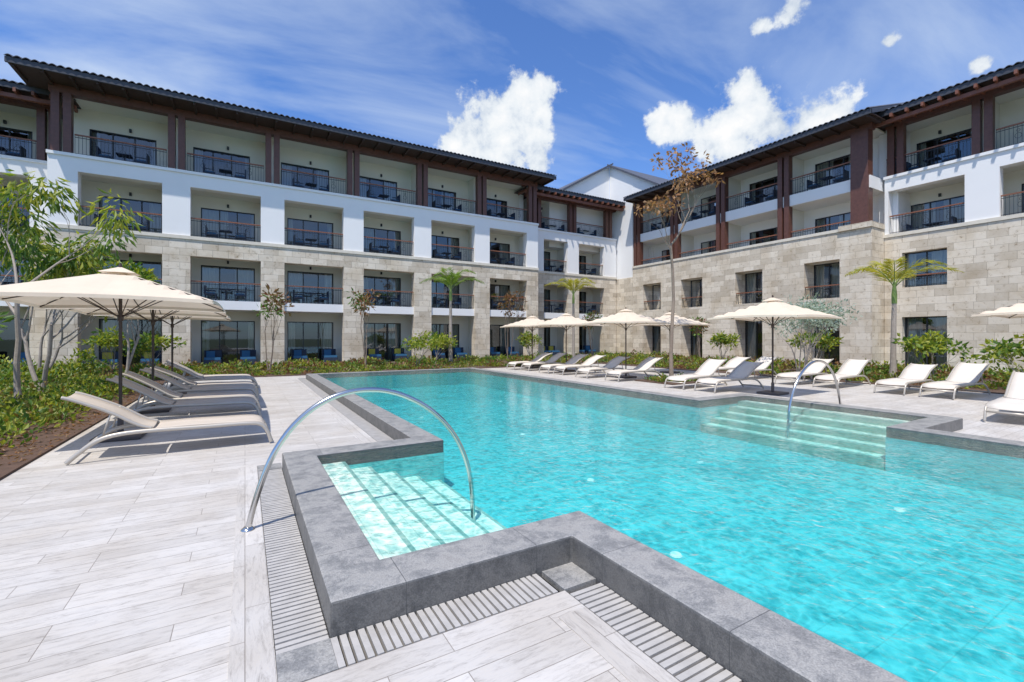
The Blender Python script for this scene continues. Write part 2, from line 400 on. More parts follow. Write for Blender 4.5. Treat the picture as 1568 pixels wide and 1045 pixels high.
def buildA(name, M, s0, s1, cs, ze, over, half=.58, stone_top=6.6, small=None, rafters=False, wtop=9.3):
    b = B(name, M); D = 2.1; fl = [0.02, 3.5, 6.7, 10.0]
    bays = [(cs[i] + half, cs[i + 1] - half) for i in range(len(cs) - 1)]
    if small is None:
        holes = [(a, c, 0.0, 5.75) for a, c in bays]
    else:
        holes = [(c - .88, c + .88, zz[0], zz[1]) for c in small for zz in ((0, 2.62), (4.15, 5.95))]
    wallgrid(b, 'stone_walls', 'stone', s0, s1, -.1, stone_top, -.55, 0, holes)
    b.bx('stone_cap', 'cap', s0 - .03, s1 + .03, -.56, .05, stone_top, stone_top + .17)
    zw = stone_top + .17
    wallgrid(b, 'white_walls', 'white', s0, s1, zw, 9.96, -.55, -.02, [(a, c, zw - .01, wtop) for a, c in bays])
    b.bx('white_walls', 'white', s0 - .03, s1 + .03, -.6, .05, 9.96, 10.1)
    for e0, e1 in ((s0, s0 + .4), (s1 - .4, s1)):
        b.bx('stone_walls', 'stone', e0, e1, -D, -.55, -.1, stone_top)
        b.bx('white_walls', 'white', e0, e1, -D, -.552, stone_top, 9.96)
        b.bx('stone_walls', 'stone', e0, e1, -6, -D, -.1, stone_top)
        b.bx('white_walls', 'white', e0, e1, -6, -D, stone_top, ze - .2)
    if small is None:
        for a, c in bays: b.bx('floor_slabs', 'white', a + .002, c - .002, -D, -.1, 3.05, 3.52)
    b.bx('floor_slabs', 'cream', s0 + .4, s1 - .4, -D, -.552, 6.25, 6.7)
    b.bx('floor_slabs', 'cream', s0 + .4, s1 - .4, -D, -.602, 9.45, 9.98)
    b.bx('floor_slabs', 'cream', s0 + .4, s1 - .4, -D, -.45, ze - .36, ze - .30)
    b.bx('wood_beams', 'wood', s0 + .02, s1 - .02, -.44, -.04, ze - .55, ze - .205)
    for c in cs:
        if s0 + .5 < c < s1 - .5:
            b.bx('party_walls', 'cream', c - .12, c + .12, -D, -.56, 0, 9.45)
            b.bx('party_walls', 'cream', c - .12, c + .12, -D, -1.2, 9.98, ze - .36)
        cc = min(max(c, s0 + .45), s1 - .45)
        posts(b, cc, 10.1, ze - .55)
    wh = []
    for i, (a, c) in enumerate(bays):
        for k, z in enumerate(fl):
            if small is not None and k < 2: continue
            u = a + .3; v = c - .25
            if k == 3: u = a - .05; v = c - .5
            zt = z + (2.5 if k == 0 else 2.1)
            wh.append((u, v, z, zt)); window(b, u, v, z, zt, -D - .03)
            if k > 0:
                chair(b, a + .8 + R(-.1, .1), -1.0, z, flip=1); chair(b, a + 2.2, -1.0 + R(-.1, .1), z, flip=-1); table(b, a + 1.5, -1.1, z)
                b.bx('ceiling_lamps', 'black', (a + c) / 2 - .05, (a + c) / 2 + .05, -D + .002, -D + .12, z + 2.25, z + 2.42)
            else:
                for t in (a + .5, c - 1.0):
                    b.bx('lounge_furniture', 'navy', t, t + .8, -1.5, -.8, .05, .35)
                    b.bx('lounge_furniture', 'blue', t + .03, t + .77, -1.4, -.82, .352, .48)
                    b.bx('lounge_furniture', 'yellow' if i % 3 == 0 else 'blue', t + .1, t + .5, -1.45, -1.3, .482, .82)
                    b.bx('lounge_furniture', 'navy', t, t + .8, -1.6, -1.502, .05, .85)
        if small is None: railing(b, a, c, -.2, 3.52)
        railing(b, a, c, -.2, zw + .0)
        railing(b, a - half + .42, c + half - .42, -.25, 10.1)
    wallgrid(b, 'back_walls', 'cream', s0 + .4, s1 - .4, 0, ze - .36, -D - .2, -D, wh)
    if small is not None:
        for c in small:
            for z0, z1 in ((0.0, 2.62), (4.15, 5.95)):
                window(b, c - .88, c + .88, z0, z1, -.38, 2)
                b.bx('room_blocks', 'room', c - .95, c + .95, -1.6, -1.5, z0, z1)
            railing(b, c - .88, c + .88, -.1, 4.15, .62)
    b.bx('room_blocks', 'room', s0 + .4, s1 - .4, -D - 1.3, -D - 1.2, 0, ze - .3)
    b.bx('rear_walls', 'white', s0, s1, -12, -11.6, 0, ze - .25)
    roof(b, s0 - .95, s1 + .75, ze, over, 6, .32, rafters)
    return b

ML = lambda Y: (lambda s, o, z: (s, Y - o, z))
MR = lambda X: (lambda s, o, z: (X - o, s, z))

b = buildA('hotel_building', ML(28.5), -7.75, 19.0, [-7.3, -3.0, 1.33, 5.66, 10.0, 14.33, 18.6], 13.4, 1.25); b.done()
b = buildA('hotel_building', ML(29.6), 19.05, 27.9, [19.7, 23.2, 27.1], 13.0, .9, rafters=True)
b.done()
b = buildA('hotel_building', ML(30.4), -21.0, -7.8, [-20.6, -16.6, -12.4, -8.3], 13.2, .9, rafters=True); b.done()
b = buildA('hotel_building', MR(29.4), -12, 10.88, [-11.5, -6.85, -2.4, 2.87, 7.17, 11.3], 13.2, 1.0, stone_top=6.85,
           small=[9.25, 4.95, .65, -3.7], rafters=True); b.done()

def buildB():
    b = B('hotel_building', MR(28.0)); s0, s1, D, ze = 10.9, 27.75, 2.1, 12.95
    cc = [13.3, 17.6, 21.95, 25.7]
    holes = [(c - .92, c + .92, z[0], z[1]) for c in cc for z in ((0, 2.75), (3.75, 5.85))]
    wallgrid(b, 'stone_walls', 'stone', s0, s1, -.1, 7.32, -.55, 0, holes)
    b.bx('stone_cap', 'cap', s0 + 1.5, s1, -.56, .05, 7.32, 7.48)
    b.bx('stone_walls', 'stone', s0 - .04, s0 + 1.5, -1.4, .12, 7.322, 7.6)
    for e in (s0, s1 - .4):
        b.bx('stone_walls', 'stone', e, e + .4, -6, -.55, -.1, 7.3)
        b.bx('white_walls', 'white', e, e + .4, -6, -1.9, 7.32, ze - .2)
    b.bx('floor_slabs', 'cream', s0 + .4, s1 - .4, -D, -.56, 6.3, 6.7)
    b.bx('floor_slabs', 'white', s0 + .1, s1 - .1, -D, -.08, 9.4, 10.05)
    b.bx('floor_slabs', 'cream', s0 + .1, s1 - .1, -D, -.45, ze - .36, ze - .30)
    b.bx('wood_beams', 'wood', s0 + .02, s1 - .02, -.44, -.04, ze - .52, ze - .205)
    ps = [11.45, 15.4, 19.6, 23.5, 27.3]
    for i, p in enumerate(ps):
        if i == 0: b.bx('wood_posts', 'wood', 11.05, 11.85, -.5, .04, 7.6, ze - .52)
        else: posts(b, p, 7.48, ze - .52, .27, .06, -.4, .03)
        if 0 < i < 4: b.bx('party_walls', 'cream', p - .12, p + .12, -D, -.42, 6.7, ze - .36)
    wh = []
    for i in range(4):
        a = ps[i] + (.40 if i == 0 else .35); c = ps[i + 1] - .35
        railing(b, a, c, -.15, 10.05); railing(b, a, c, -.2, 6.75, 1.15)
        for z in (6.7, 10.05):
            wh.append((a + .5, c - .4, z, z + 2.1)); window(b, a + .5, c - .4, z, z + 2.1, -D - .03)
            chair(b, a + .9, -1.0, z); table(b, a + 1.6, -1.0, z); chair(b, a + 2.3, -1.0, z, flip=-1)
    wallgrid(b, 'back_walls', 'white', s0 + .4, s1 - .4, 6.7, ze - .36, -D - .2, -D, wh)
    for c in cc:
        for z0, z1 in ((0.0, 2.75), (3.75, 5.85)):
            window(b, c - .7, c + .92, z0, z1, -1.1, 2)
            b.bx('back_walls', 'cream', c - .92, c - .7, -1.15, -1.05, z0, z1)
            for e in (c - 1.0, c + .92): b.bx('reveals', 'stone', e, e + .08, -1.15, -.55, z0, z1)
            b.bx('reveals', 'cream', c - .92, c + .92, -1.15, -.55, z1, z1 + .08)
            b.bx('reveals', 'cap', c - .92, c + .92, -1.15, -.55, z0 - .08, z0)
        railing(b, c - .92, c + .92, -.15, 3.75, .75)
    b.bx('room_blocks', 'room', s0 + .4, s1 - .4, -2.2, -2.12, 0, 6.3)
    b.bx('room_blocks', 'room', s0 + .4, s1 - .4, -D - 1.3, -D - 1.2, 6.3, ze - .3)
    b.bx('rear_walls', 'white', s0, s1, -12, -11.6, 0, ze - .25)
    roof(b, s0 - .45, s1 - .2, ze, 1.2, 6, .32)
    return b
buildB().done()

b = B('hotel_tower', lambda x, y, z: (x, y, z))
def prism(part, mat, pts, d):
    pts = [Vector(p) for p in pts]; d = Vector(d); mb = b.p[part]
    mb.poly(mat, pts); mb.poly(mat, [p + d for p in pts])
    for i in range(len(pts)):
        q = pts[(i + 1) % len(pts)]; mb.poly(mat, [pts[i], q, q + d, pts[i] + d])
prism('walls', 'white', [(21.5, 30.6, 9), (28.0, 30.6, 9), (28.0, 30.6, 16.75), (21.5, 30.6, 13.0)], (0, 8, 0))
prism('walls', 'white', [(28.02, 30.6, 6.6), (28.02, 27.78, 6.6), (28.02, 27.78, 15.1), (28.02, 30.6, 16.75)], (7, 0, 0))
prism('walls', 'white', [(28.04, 27.78, 12.8), (28.04, 24.6, 12.8), (28.04, 24.6, 13.25), (28.04, 27.78, 15.1)], (6, 0, 0))
prism('stone_base', 'stone', [(27.98, 30.4, -.1), (27.98, 27.76, -.1), (27.98, 27.76, 6.6), (27.98, 30.4, 6.6)], (7, 0, 0))
prism('roof', 'tile', [(21.2, 30.3, 12.85), (28.2, 30.3, 16.9), (28.2, 30.3, 17.05), (21.2, 30.3, 13.0)], (0, 8.5, 0))
prism('roof', 'tile', [(27.75, 30.6, 16.78), (27.75, 24.0, 12.92), (27.75, 24.0, 13.07), (27.75, 30.6, 16.95)], (8, 0, 0))
b.done()

# ------------------------------------------------------------------ pool, deck
P1 = (2.35, 8.7, -9, 18.6); A1 = (.74, 2.35, 2.92, 5.85); A2 = (8.7, 10.4, 3.2, 6.6)
rects = [P1, A1, A2]
ex = lambda r, e: (r[0] - e, r[1] + e, r[2] - e, r[3] + e)
ins = lambda rs, x, y: any(r[0] < x < r[1] and r[2] < y < r[3] for r in rs)
CW = .35
cop = [ex(r, CW) for r in rects]
liner = [ex(P1, -.004), (.744, 2.36, 2.924, 5.846), (8.69, 10.396, 3.204, 6.596)]
wrects = [ex(r, .003) for r in rects]
FLOOR = -.52
chan = [(.13, .39, 2.31, 6.46), (.13, 2.0, 2.31, 2.57), (1.74, 2.0, -9.6, 2.57), (.13, 2.0, 6.2, 6.46), (1.74, 2.0, 6.2, 19.21), (1.74, 9.31, 18.95, 19.21)]
def region(mb, mat, inside, bounds, allr, z1, z0=None, walls_only=False, side=None):
    side = side or mat
    xs = sorted({bounds[0], bounds[1]} | {x for r in allr for x in r[:2] if bounds[0] < x < bounds[1]})
    ys = sorted({bounds[2], bounds[3]} | {y for r in allr for y in r[2:] if bounds[2] < y < bounds[3]})
    def I(i, j):
        if i < 0 or j < 0 or i >= len(xs) - 1 or j >= len(ys) - 1: return False
        return inside((xs[i] + xs[i + 1]) / 2, (ys[j] + ys[j + 1]) / 2)
    for i in range(len(xs) - 1):
        for j in range(len(ys) - 1):
            if not I(i, j): continue
            x0, x1, y0, y1 = xs[i], xs[i + 1], ys[j], ys[j + 1]
            if not walls_only: mb.poly(mat, [(x0, y0, z1), (x1, y0, z1), (x1, y1, z1), (x0, y1, z1)])
            if z0 is not None:
                if not walls_only: mb.poly(side, [(x0, y1, z0), (x1, y1, z0), (x1, y0, z0), (x0, y0, z0)])
                if not I(i - 1, j): mb.poly(side, [(x0, y1, z0), (x0, y0, z0), (x0, y0, z1), (x0, y1, z1)])
                if not I(i + 1, j): mb.poly(side, [(x1, y0, z0), (x1, y1, z0), (x1, y1, z1), (x1, y0, z1)])
                if not I(i, j - 1): mb.poly(side, [(x0, y0, z0), (x1, y0, z0), (x1, y0, z1), (x0, y0, z1)])
                if not I(i, j + 1): mb.poly(side, [(x1, y1, z0), (x0, y1, z0), (x0, y1, z1), (x1, y1, z1)])

DB = (-2.35, 18.2, -14, 20.6)
mb = MB(); region(mb, 'deck', lambda x, y: not ins(cop, x, y) and not ins(chan, x, y), DB, cop + chan, 0.0, -.12)
deck = mb.obj('pool_deck')
mb = MB()
mb.box('deck2', -.07, .125, 2.31, 6.46, .0, .004); mb.box('deck2', -.07, .125, -12, 2.30, .0, .004)
mb.box('deck2', 1.54, 1.735, -9, 2.1, .0, .004); mb.box('deck2', 1.54, 1.735, 6.7, 19.2, .0, .004)
mb.box('deck2', 9.06, 9.25, 7.2, 18.9, .0, .004)
mb.obj('deck_border', deck)
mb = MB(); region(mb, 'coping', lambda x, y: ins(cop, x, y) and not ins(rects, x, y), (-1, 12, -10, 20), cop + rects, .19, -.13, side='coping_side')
pool = empty('swimming_pool')
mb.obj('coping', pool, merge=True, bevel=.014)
mb = MB(); region(mb, 'pool', lambda x, y: ins(liner, x, y), (-1, 12, -10, 20), liner, .02, FLOOR, walls_only=True)
region(mb, 'pool', lambda x, y: ins(liner, x, y), (-1, 12, -10, 20), liner, FLOOR)
mb.obj('pool_basin', pool)
mb = MB()
for k in range(5):
    z = .075 - .105 * k
    x0 = .748 + .31 * k; x1 = x0 + .31
    mb.box('step', x0, x1 - .04, 2.928, 5.842, FLOOR + .004, z); mb.box('nose', x1 - .04, x1, 2.928, 5.842, FLOOR + .004, z - .001)
    x1 = 10.392 - .33 * k; x0 = x1 - .33
    mb.box('step', x0 + .12, x1, 3.208, 6.592, FLOOR + .004, z); mb.box('nose', x0, x0 + .12, 3.208, 6.592, FLOOR + .004, z - .001)
mb.obj('pool_steps', pool)
mb = MB()
for x, y in ((3.6, 3.0), (4.4, 5.2), (6.6, 5.0), (5.2, 8.4), (6.9, 2.4), (6.6, 9.4), (4.0, 11.5), (7.2, 13)):
    mb.tube('inlet', [(x, y, FLOOR + .003), (x, y, FLOOR + .02)], [.06, .05], 14)
mb.obj('floor_inlets', pool)
mb = MB(); region(mb, 'water', lambda x, y: ins(wrects, x, y), (-1, 12, -10, 20), wrects, .174, -.6)
mb.obj('water', pool, merge=True)
mb = MB()
for c in chan: mb.box('dark', c[0], c[1], c[2], c[3], -.11 - .001 * chan.index(c), -.06 - .003 * chan.index(c))
mb.obj('overflow_channel', pool)
mb = MB(); per = .047; w = .033
def slats(x0, x1, y0, y1, axis):
    if axis == 'y':
        n = int((y1 - y0) / per)
        for i in range(n): 
            y = y0 + per * i + R(-.0015, .0015); mb.box('grate', x0 + .004, x1 - .006, y, y + w, -.035, .003 + R(-.001, .001))
    else:
        n = int((x1 - x0) / per)
        for i in range(n):
            x = x0 + per * i + R(-.0015, .0015); mb.box('grate', x, x + w, y0 + .006, y1 - .004, -.035, .003 + R(-.001, .001))
slats(.13, .39, 2.57, 6.2, 'y'); slats(.39, 1.74, 2.31, 2.57, 'x'); slats(1.74, 2.0, -6, 2.31, 'y')
slats(.39, 1.74, 6.2, 6.46, 'x'); slats(1.74, 2.0, 6.46, 18.95, 'y'); slats(2.0, 9.0, 18.95, 19.21, 'x')
for (x0, x1, y0, y1) in ((.132, .388, 2.312, 2.568), (1.742, 1.998, 2.312, 2.568), (.132, .388, 6.202, 6.458), (1.742, 1.998, 6.202, 6.458), (1.742, 1.998, 18.952, 19.208)):
    mb.box('coping', x0, x1, y0, y1, -.035, .004)
mb.obj('channel_grate', pool)

mb = MB(); g = (-300, 300, -300, 300)
region(mb, 'ground', lambda x, y: not (DB[0] < x < DB[1] and DB[2] < y < DB[3]), g, [DB], -.06)
mb.obj('ground')
mb = MB()
mb.box('soil', -9.5, -2.352, -10, 28.45, -.05, .03); mb.box('soil', -2.352, 27.9, 20.602, 28.2, -.05, .028)
mb.box('soil', 18.202, 27.9, -12, 20.602, -.05, .026)
mb.box('soil', 12.2, 14.3, 10.3, 12.0, -.02, .035)
mb.obj('soil_bed')

# handrails
prof = [(0.02, 0.0), (.05, .15), (.11, .36), (.191, .58), (.28, .73), (.365, .84), (.49, .955), (.63, 1.04), (.80, 1.095), (.976, 1.11), (1.16, 1.09), (1.34, 1.03), (1.56, .91), (1.75, .74), (1.89, .55), (1.98, .36), (2.04, .16), (2.07, -.1), (2.08, -.5)]
def smooth(pts, it=2):
    for _ in range(it):
        q = [pts[0]]
        for i in range(len(pts) - 1):
            a, c = pts[i], pts[i + 1]
            q += [tuple(a[k] * .75 + c[k] * .25 for k in range(len(a))), tuple(a[k] * .25 + c[k] * .75 for k in range(len(a)))]
        pts = q + [pts[-1]]
    return pts
def rail(y, fx):
    mb = MB(); pr = smooth(prof)
    mb.tube('steel', [(fx(x), y, z) for x, z in pr], .024, 14)
    x = fx(.02); mb.tube('steel', [(x, y, .0), (x, y, .012), (x, y, .03)], [.055, .052, .03], 16)
    return mb.obj('pool_handrail', smooth=True)
rail(4.35, lambda x: x); rail(4.85, lambda x: 11.05 - x * 1.0)

# ------------------------------------------------------------------ loungers and umbrellas
def lounger(x, y, ang, back=.86, fabric='sling'):
    e = empty('sun_lounger', (x, y, 0.004)); e.rotation_euler = (0, 0, ang)
    W = .34
    base = smooth([(-1.12, .02), (-1.04, .10), (-.86, .26), (-.66, .33), (-.3, .345), (.3, .33), (.85, .33), (1.02, .30), (1.10, .17), (1.14, .02)], 2)
    fr = MB()
    for sg in (-1, 1):
        fr.tube('frame', [(px, sg * W, pz) for px, pz in base], .028, 8, flat=.75)
    for px, pz in ((-1.06, .08), (-.3, .33), (1.09, .2)):
        fr.tube('frame', [(px, -W, pz), (px, W, pz)], .018, 8)
    bx = -1.08; hx = -.28
    bk = smooth([(hx, .37), (hx - .15, .42), (hx - .42, .62), (bx, back - .03), (bx - .09, back)], 2)
    for sg in (-1, 1):
        fr.tube('frame', [(px, sg * (W - .035), pz) for px, pz in bk], .022, 8)
        fr.tube('frame', [(-.78, sg * (W - .05), .33), (-.70, sg * (W - .05), .62)], .012, 6)
    fr.obj('frame', e, smooth=True)
    fa = MB()
    seat = smooth([(hx + .03, .365), (.1, .375), (.5, .365), (.9, .36), (1.03, .33), (1.07, .27)], 2)
    for line, ww in ((bk, W - .045), (seat, W - .012)):
        for i in range(len(line) - 1):
            (a, za), (c, zc) = line[i], line[i + 1]
            K = 4
            for j in range(K):
                y0 = -ww + 2 * ww * j / K; y1 = -ww + 2 * ww * (j + 1) / K
                sag = lambda yy: -.018 * (1 - (yy / ww) ** 2)
                fa.poly(fabric, [(a, y0, za + sag(y0)), (c, y0, zc + sag(y0)), (c, y1, zc + sag(y1)), (a, y1, za + sag(y1))])
    o = fa.obj('sling', e, merge=True, smooth=True)
    md = o.modifiers.new('solid', 'SOLIDIFY'); md.thickness = .014
    return e
for y in (8.05, 10.55, 11.6, 13.3, 14.4, 16.4, 17.3):
    lounger(-.83 + R(-.06, .06), y, R(-.03, .03), .84 + R(-.03, .05))
for (x, y) in ((12.6, 8.5), (12.5, 9.6), (12.5, 12.3), (12.4, 13.9), (12.5, 15.5), (12.4, 16.5), (12.5, 18.2), (12.3, 19.2), (16.6, 4.55), (16.6, 5.6), (16.7, 7.3), (16.6, 8.4), (16.8, 10.4), (16.7, 11.5), (13.1, 2.6), (13.2, 1.4)):
    lounger(x, y, math.pi + R(-.06, .06), .80 + R(-.04, .06), 'sling_w')

def umbrella(x, y, s=1.25, pk=2.65, ed=2.17, ang=0):
    e = empty('patio_umbrella', (x, y, 0)); e.rotation_euler = (0, 0, ang)
    mb = MB(); N = 12
    def Z(u, v):
        m = max(abs(u), abs(v)); k = min(abs(u), abs(v)) / max(m, 1e-6)
        return pk - (pk - ed) * (m ** .92) - .05 * (1 - k) * m * math.sin(math.pi * min(1, m)) - .035 * m * m * (k ** 2)
    for i in range(N):
        for j in range(N):
            c = [(-1 + 2 * (i + a) / N, -1 + 2 * (j + d) / N) for a, d in ((0, 0), (1, 0), (1, 1), (0, 1))]
            mb.poly('canopy', [(u * s, v * s, Z(u, v)) for u, v in c])
    for i in range(N):
        a, c = -1 + 2 * i / N, -1 + 2 * (i + 1) / N
        for f in (lambda t: (t, -1), lambda t: (t, 1), lambda t: (-1, t), lambda t: (1, t)):
            p, q = f(a), f(c)
            mb.poly('canopy', [(p[0] * s, p[1] * s, Z(*p)), (q[0] * s, q[1] * s, Z(*q)), (q[0] * s * 1.005, q[1] * s * 1.005, Z(*q) - .05), (p[0] * s * 1.005, p[1] * s * 1.005, Z(*p) - .05)])
    k = .17
    for p, q in (((-1, -1), (1, -1)), ((1, -1), (1, 1)), ((1, 1), (-1, 1)), ((-1, 1), (-1, -1))):
        mb.poly('canopy', [(p[0] * k * s, p[1] * k * s, pk - .05), (q[0] * k * s, q[1] * k * s, pk - .05), (0, 0, pk + .06)])
    mb.obj('canopy', e, merge=True)
    fr = MB()
    fr.tube('pole', [(0, 0, .03), (0, 0, pk + .07)], .024, 12)
    fr.tube('pole', [(0, 0, pk + .05), (0, 0, pk + .12)], [.03, .012], 10)
    fr.tube('pole', [(0, 0, 1.85), (0, 0, 1.95)], .04, 10)
    for u in (-1, 0, 1):
        for v in (-1, 0, 1):
            if (u, v) == (0, 0): continue
            fr.tube('pole', [(0, 0, pk - .05)] + [(u * s * t, v * s * t, Z(u * t, v * t) - .025) for t in (.25, .5, .75, 1)], .01, 6)
            fr.tube('pole', [(0, 0, 1.9), (u * s * .5, v * s * .5, Z(u * .5, v * .5) - .03)], .008, 6)
    fr.obj('pole_and_ribs', e)
    ba = MB(); ba.box('base', -.3, .3, -.3, .3, .005, .06); ba.tube('base', [(0, 0, .06), (0, 0, .32)], .04, 12)
    ba.obj('base', e, bevel=.01)
for (x, y) in ((-1.7, 9.35), (-1.7, 12.3), (-1.7, 15.3)): umbrella(x, y, 1.32, ang=R(-.04, .04))
for (x, y) in ((12.75, 7.3), (12.9, 13.15), (12.9, 17.0), (12.9, 19.9), (16.3, 13.9), (16.3, 2.6)): umbrella(x, y, 1.22, ang=R(-.05, .05))

# ------------------------------------------------------------------ vegetation
def rv():
    while True:
        v = Vector((R(-1, 1), R(-1, 1), R(-1, 1)))
        if .05 < v.length < 1: return v
def leaf(mb, mat, p, d, L, w, up=None):
    d = d.normalized(); a = d.cross(rv()).normalized()
    n = a.cross(d); m = p + d * L * .5 + n * L * .08
    mb.poly(mat, [p, m + a * w, p + d * L, m - a * w])
def clump(mb, mat, c, r, n, L, w, droop=0.0):
    c = Vector(c)
    for _ in range(n):
        v = rv(); p = c + Vector((v.x * r[0], v.y * r[1], v.z * r[2]))
        d = v.normalized() + rv() * .7; d.z -= droop
        leaf(mb, mat, p, d, L * R(.6, 1.2), w * R(.7, 1.2))
def grow(mb, bark, p, d, L, r, depth, tips, spread=.6, n=3, rise=.15):
    pts = [p.copy()]; q = p.copy(); dd = d.normalized()
    for i in range(4):
        dd = (dd + rv() * .16 + Vector((0, 0, rise * .3))).normalized(); q = q + dd * L / 4; pts.append(q.copy())
    rs = [r * (1 - .12 * i) for i in range(5)]
    mb.tube(bark, pts, rs, 7 if r > .02 else 5, cap=False)
    if depth == 0: tips.append((q, dd)); return
    for k in range(n):
        nd = (dd + rv().normalized() * spread + Vector((0, 0, rise))).normalized()
        st = pts[-1] if k < 2 else pts[3]
        grow(mb, bark, st, nd, L * R(.6, .85), rs[-1] * .75, depth - 1, tips, spread, n, rise)

def tree(name, x, y, trunk_h, r, depth, L, leafm, nl, ll, lw, cr, bark='bark', spread=.6, n=3, droop=.3, lean=(0, 0), stems=1, rise=.15):
    mb = MB(); tips = []
    for s in range(stems):
        d = Vector((lean[0] + (R(-.35, .35) if stems > 1 else 0), lean[1] + (R(-.35, .35) if stems > 1 else 0), 1))
        p = Vector((x + (R(-.1, .1) if stems > 1 else 0), y, -.02))
        pts = [p]; q = p
        for i in range(5):
            q = q + (d + rv() * .10).normalized() * trunk_h / 5; pts.append(q)
        mb.tube(bark, pts, [r * (1.25 if i == 0 else 1 - .07 * i) for i in range(6)], 9, cap=False)
        for k in range(n):
            grow(mb, bark, pts[-1] if k else pts[-2], (d.normalized() + rv().normalized() * spread), L * R(.8, 1.1), r * .5, depth, tips, spread, n, rise)
    for q, d in tips:
        if nl: clump(mb, leafm if isinstance(leafm, str) else random.choice(leafm), q, cr, nl, ll, lw, droop)
    return mb.obj(name, smooth=False)

random.seed(21)
tree('mango_tree', -4.25, 14.0, 2.6, .06, 2, 1.3, ['lime', 'green', 'lime'], 34, .28, .036, (.36, .36, .38), droop=1.1, spread=.75)
tree('mango_tree', -4.7, 17.0, 2.0, .06, 2, 1.2, ['lime', 'green'], 28, .25, .036, (.32, .32, .3), droop=.9, stems=2)
tree('plumeria_tree', -3.6, 20.2, 1.7, .05, 2, 1.05, ['lime', 'green', 'lime'], 26, .28, .055, (.3, .3, .15), stems=2, droop=0, rise=.3)
tree('plumeria_tree', -6.3, 22.6, 1.6, .06, 2, 1.2, ['green', 'lime'], 24, .28, .05, (.3, .3, .2), stems=2, droop=0)
tree('plumeria_tree', -5.4, 12.6, 1.0, .045, 2, .7, ['green', 'lime'], 18, .2, .045, (.25, .25, .2), stems=2, droop=0)
random.seed(5)
tree('almond_tree', 13.1, 11.1, 4.9, .07, 3, 1.3, 'rust', 7, .19, .05, (.16, .16, .16), bark='bark2', spread=.85, n=3, rise=.38, droop=.3)
def copper(x, y, h):
    mb = MB(); tips = []
    for s in range(3):
        grow(mb, 'bark2', Vector((x + R(-.1, .1), y, 0)), Vector((R(-.25, .25), R(-.2, .2), 1)), h * .55, .028, 1, tips, .5, 3, .5)
    for q, d in tips: clump(mb, random.choice(['copper', 'copper', 'green']), q, (.28, .28, .24), 26, .28, .045, .1)
    mb.obj('copperleaf_shrub')
for x, y, h in ((.9, 22.2, 3.4), (5.2, 23.2, 3.8), (14.2, 24.6, 4.2), (21.8, 25.6, 3.2), (24.4, 18.5, 2.6)): copper(x, y, h)
for x, y in ((8.9, 23.6), (7.6, 22.5), (16.4, 25.4), (21.3, 10.3), (20.5, 6.2), (19.6, 3.7), (22, 15.4), (-3.4, 24.6), (-4.9, 25.5)):
    tree('sea_grape_shrub', x, y, .45, .03, 2, .6, ['green', 'lime', 'lime'], 10, .20, .05, (.24, .24, .10), stems=2, droop=0)
mb = MB(); tips = []
for s in range(7): grow(mb, 'bark', Vector((17.9 + R(-.3, .3), 9.1 + R(-.3, .3), 0)), Vector((R(-.5, .5), R(-.5, .5), 1)), 1.25, .03, 2, tips, .6, 3, .2)
for q, d in tips: clump(mb, 'silver', q, (.32, .32, .3), 40, .13, .03, 0)
mb.obj('silver_buttonwood_bush')

def palm(x, y, h, L, mat, nf=9, lean=.0):
    mb = MB()
    mb.tube('bark', [(x + lean * t * t, y, h * t) for t in (0, .15, .3, .5, .7, .85, 1)], [.15, .11, .095, .09, .085, .08, .07], 10)
    top = Vector((x + lean, y, h))
    mb.tube('shaft', [top + Vector((0, 0, -.05)), top + Vector((0, 0, .3)), top + Vector((0, 0, .75))], [.085, .09, .04], 10)
    c0 = top + Vector((0, 0, .55))
    for k in range(nf):
        a = 2 * math.pi * k / nf + R(-.25, .25); el = (1.0, 1.38, 1.18)[k % 3] + R(-.1, .1); Lf = L * R(.85, 1.15)
        d = Vector((math.cos(a) * math.cos(el), math.sin(a) * math.cos(el), math.sin(el)))
        h2 = Vector((math.cos(a), math.sin(a), 0)); side = Vector((-math.sin(a), math.cos(a), 0))
        P = []; n = 30
        for i in range(n + 1):
            t = i / n; P.append(c0 + d * Lf * t + Vector((0, 0, -.55 * Lf * t ** 3)) + h2 * .42 * Lf * t * t)
        mb.tube('shaft', P[::3], [.02 * (1 - .07 * i) for i in range(len(P[::3]))], 5, cap=False)
        for i in range(4, n + 1):
            t = i / n; ll = .30 * L * math.sin(math.pi * min(.93, .2 + .72 * t)); tg = (P[i] - P[i - 1]).normalized()
            for sg in (-1, 1):
                for rr in (0, 1):
                    dd = (side * sg * .8 + tg * .9 + Vector((0, 0, R(-.45, .25)))).normalized()
                    p0 = P[i]; m = p0 + dd * ll * .5; wv = tg * .022
                    mb.poly(mat, [p0, m + wv, p0 + dd * ll + Vector((0, 0, -.12 * ll)), m - wv])
    mb.obj('palm_tree')
palm(10.05, 24.0, 3.7, 2.0, 'palm', 8); palm(19.2, 24.5, 3.9, 2.0, 'palmy', 8); palm(21.0, 7.5, 2.9, 1.8, 'palmy', 7, .1)

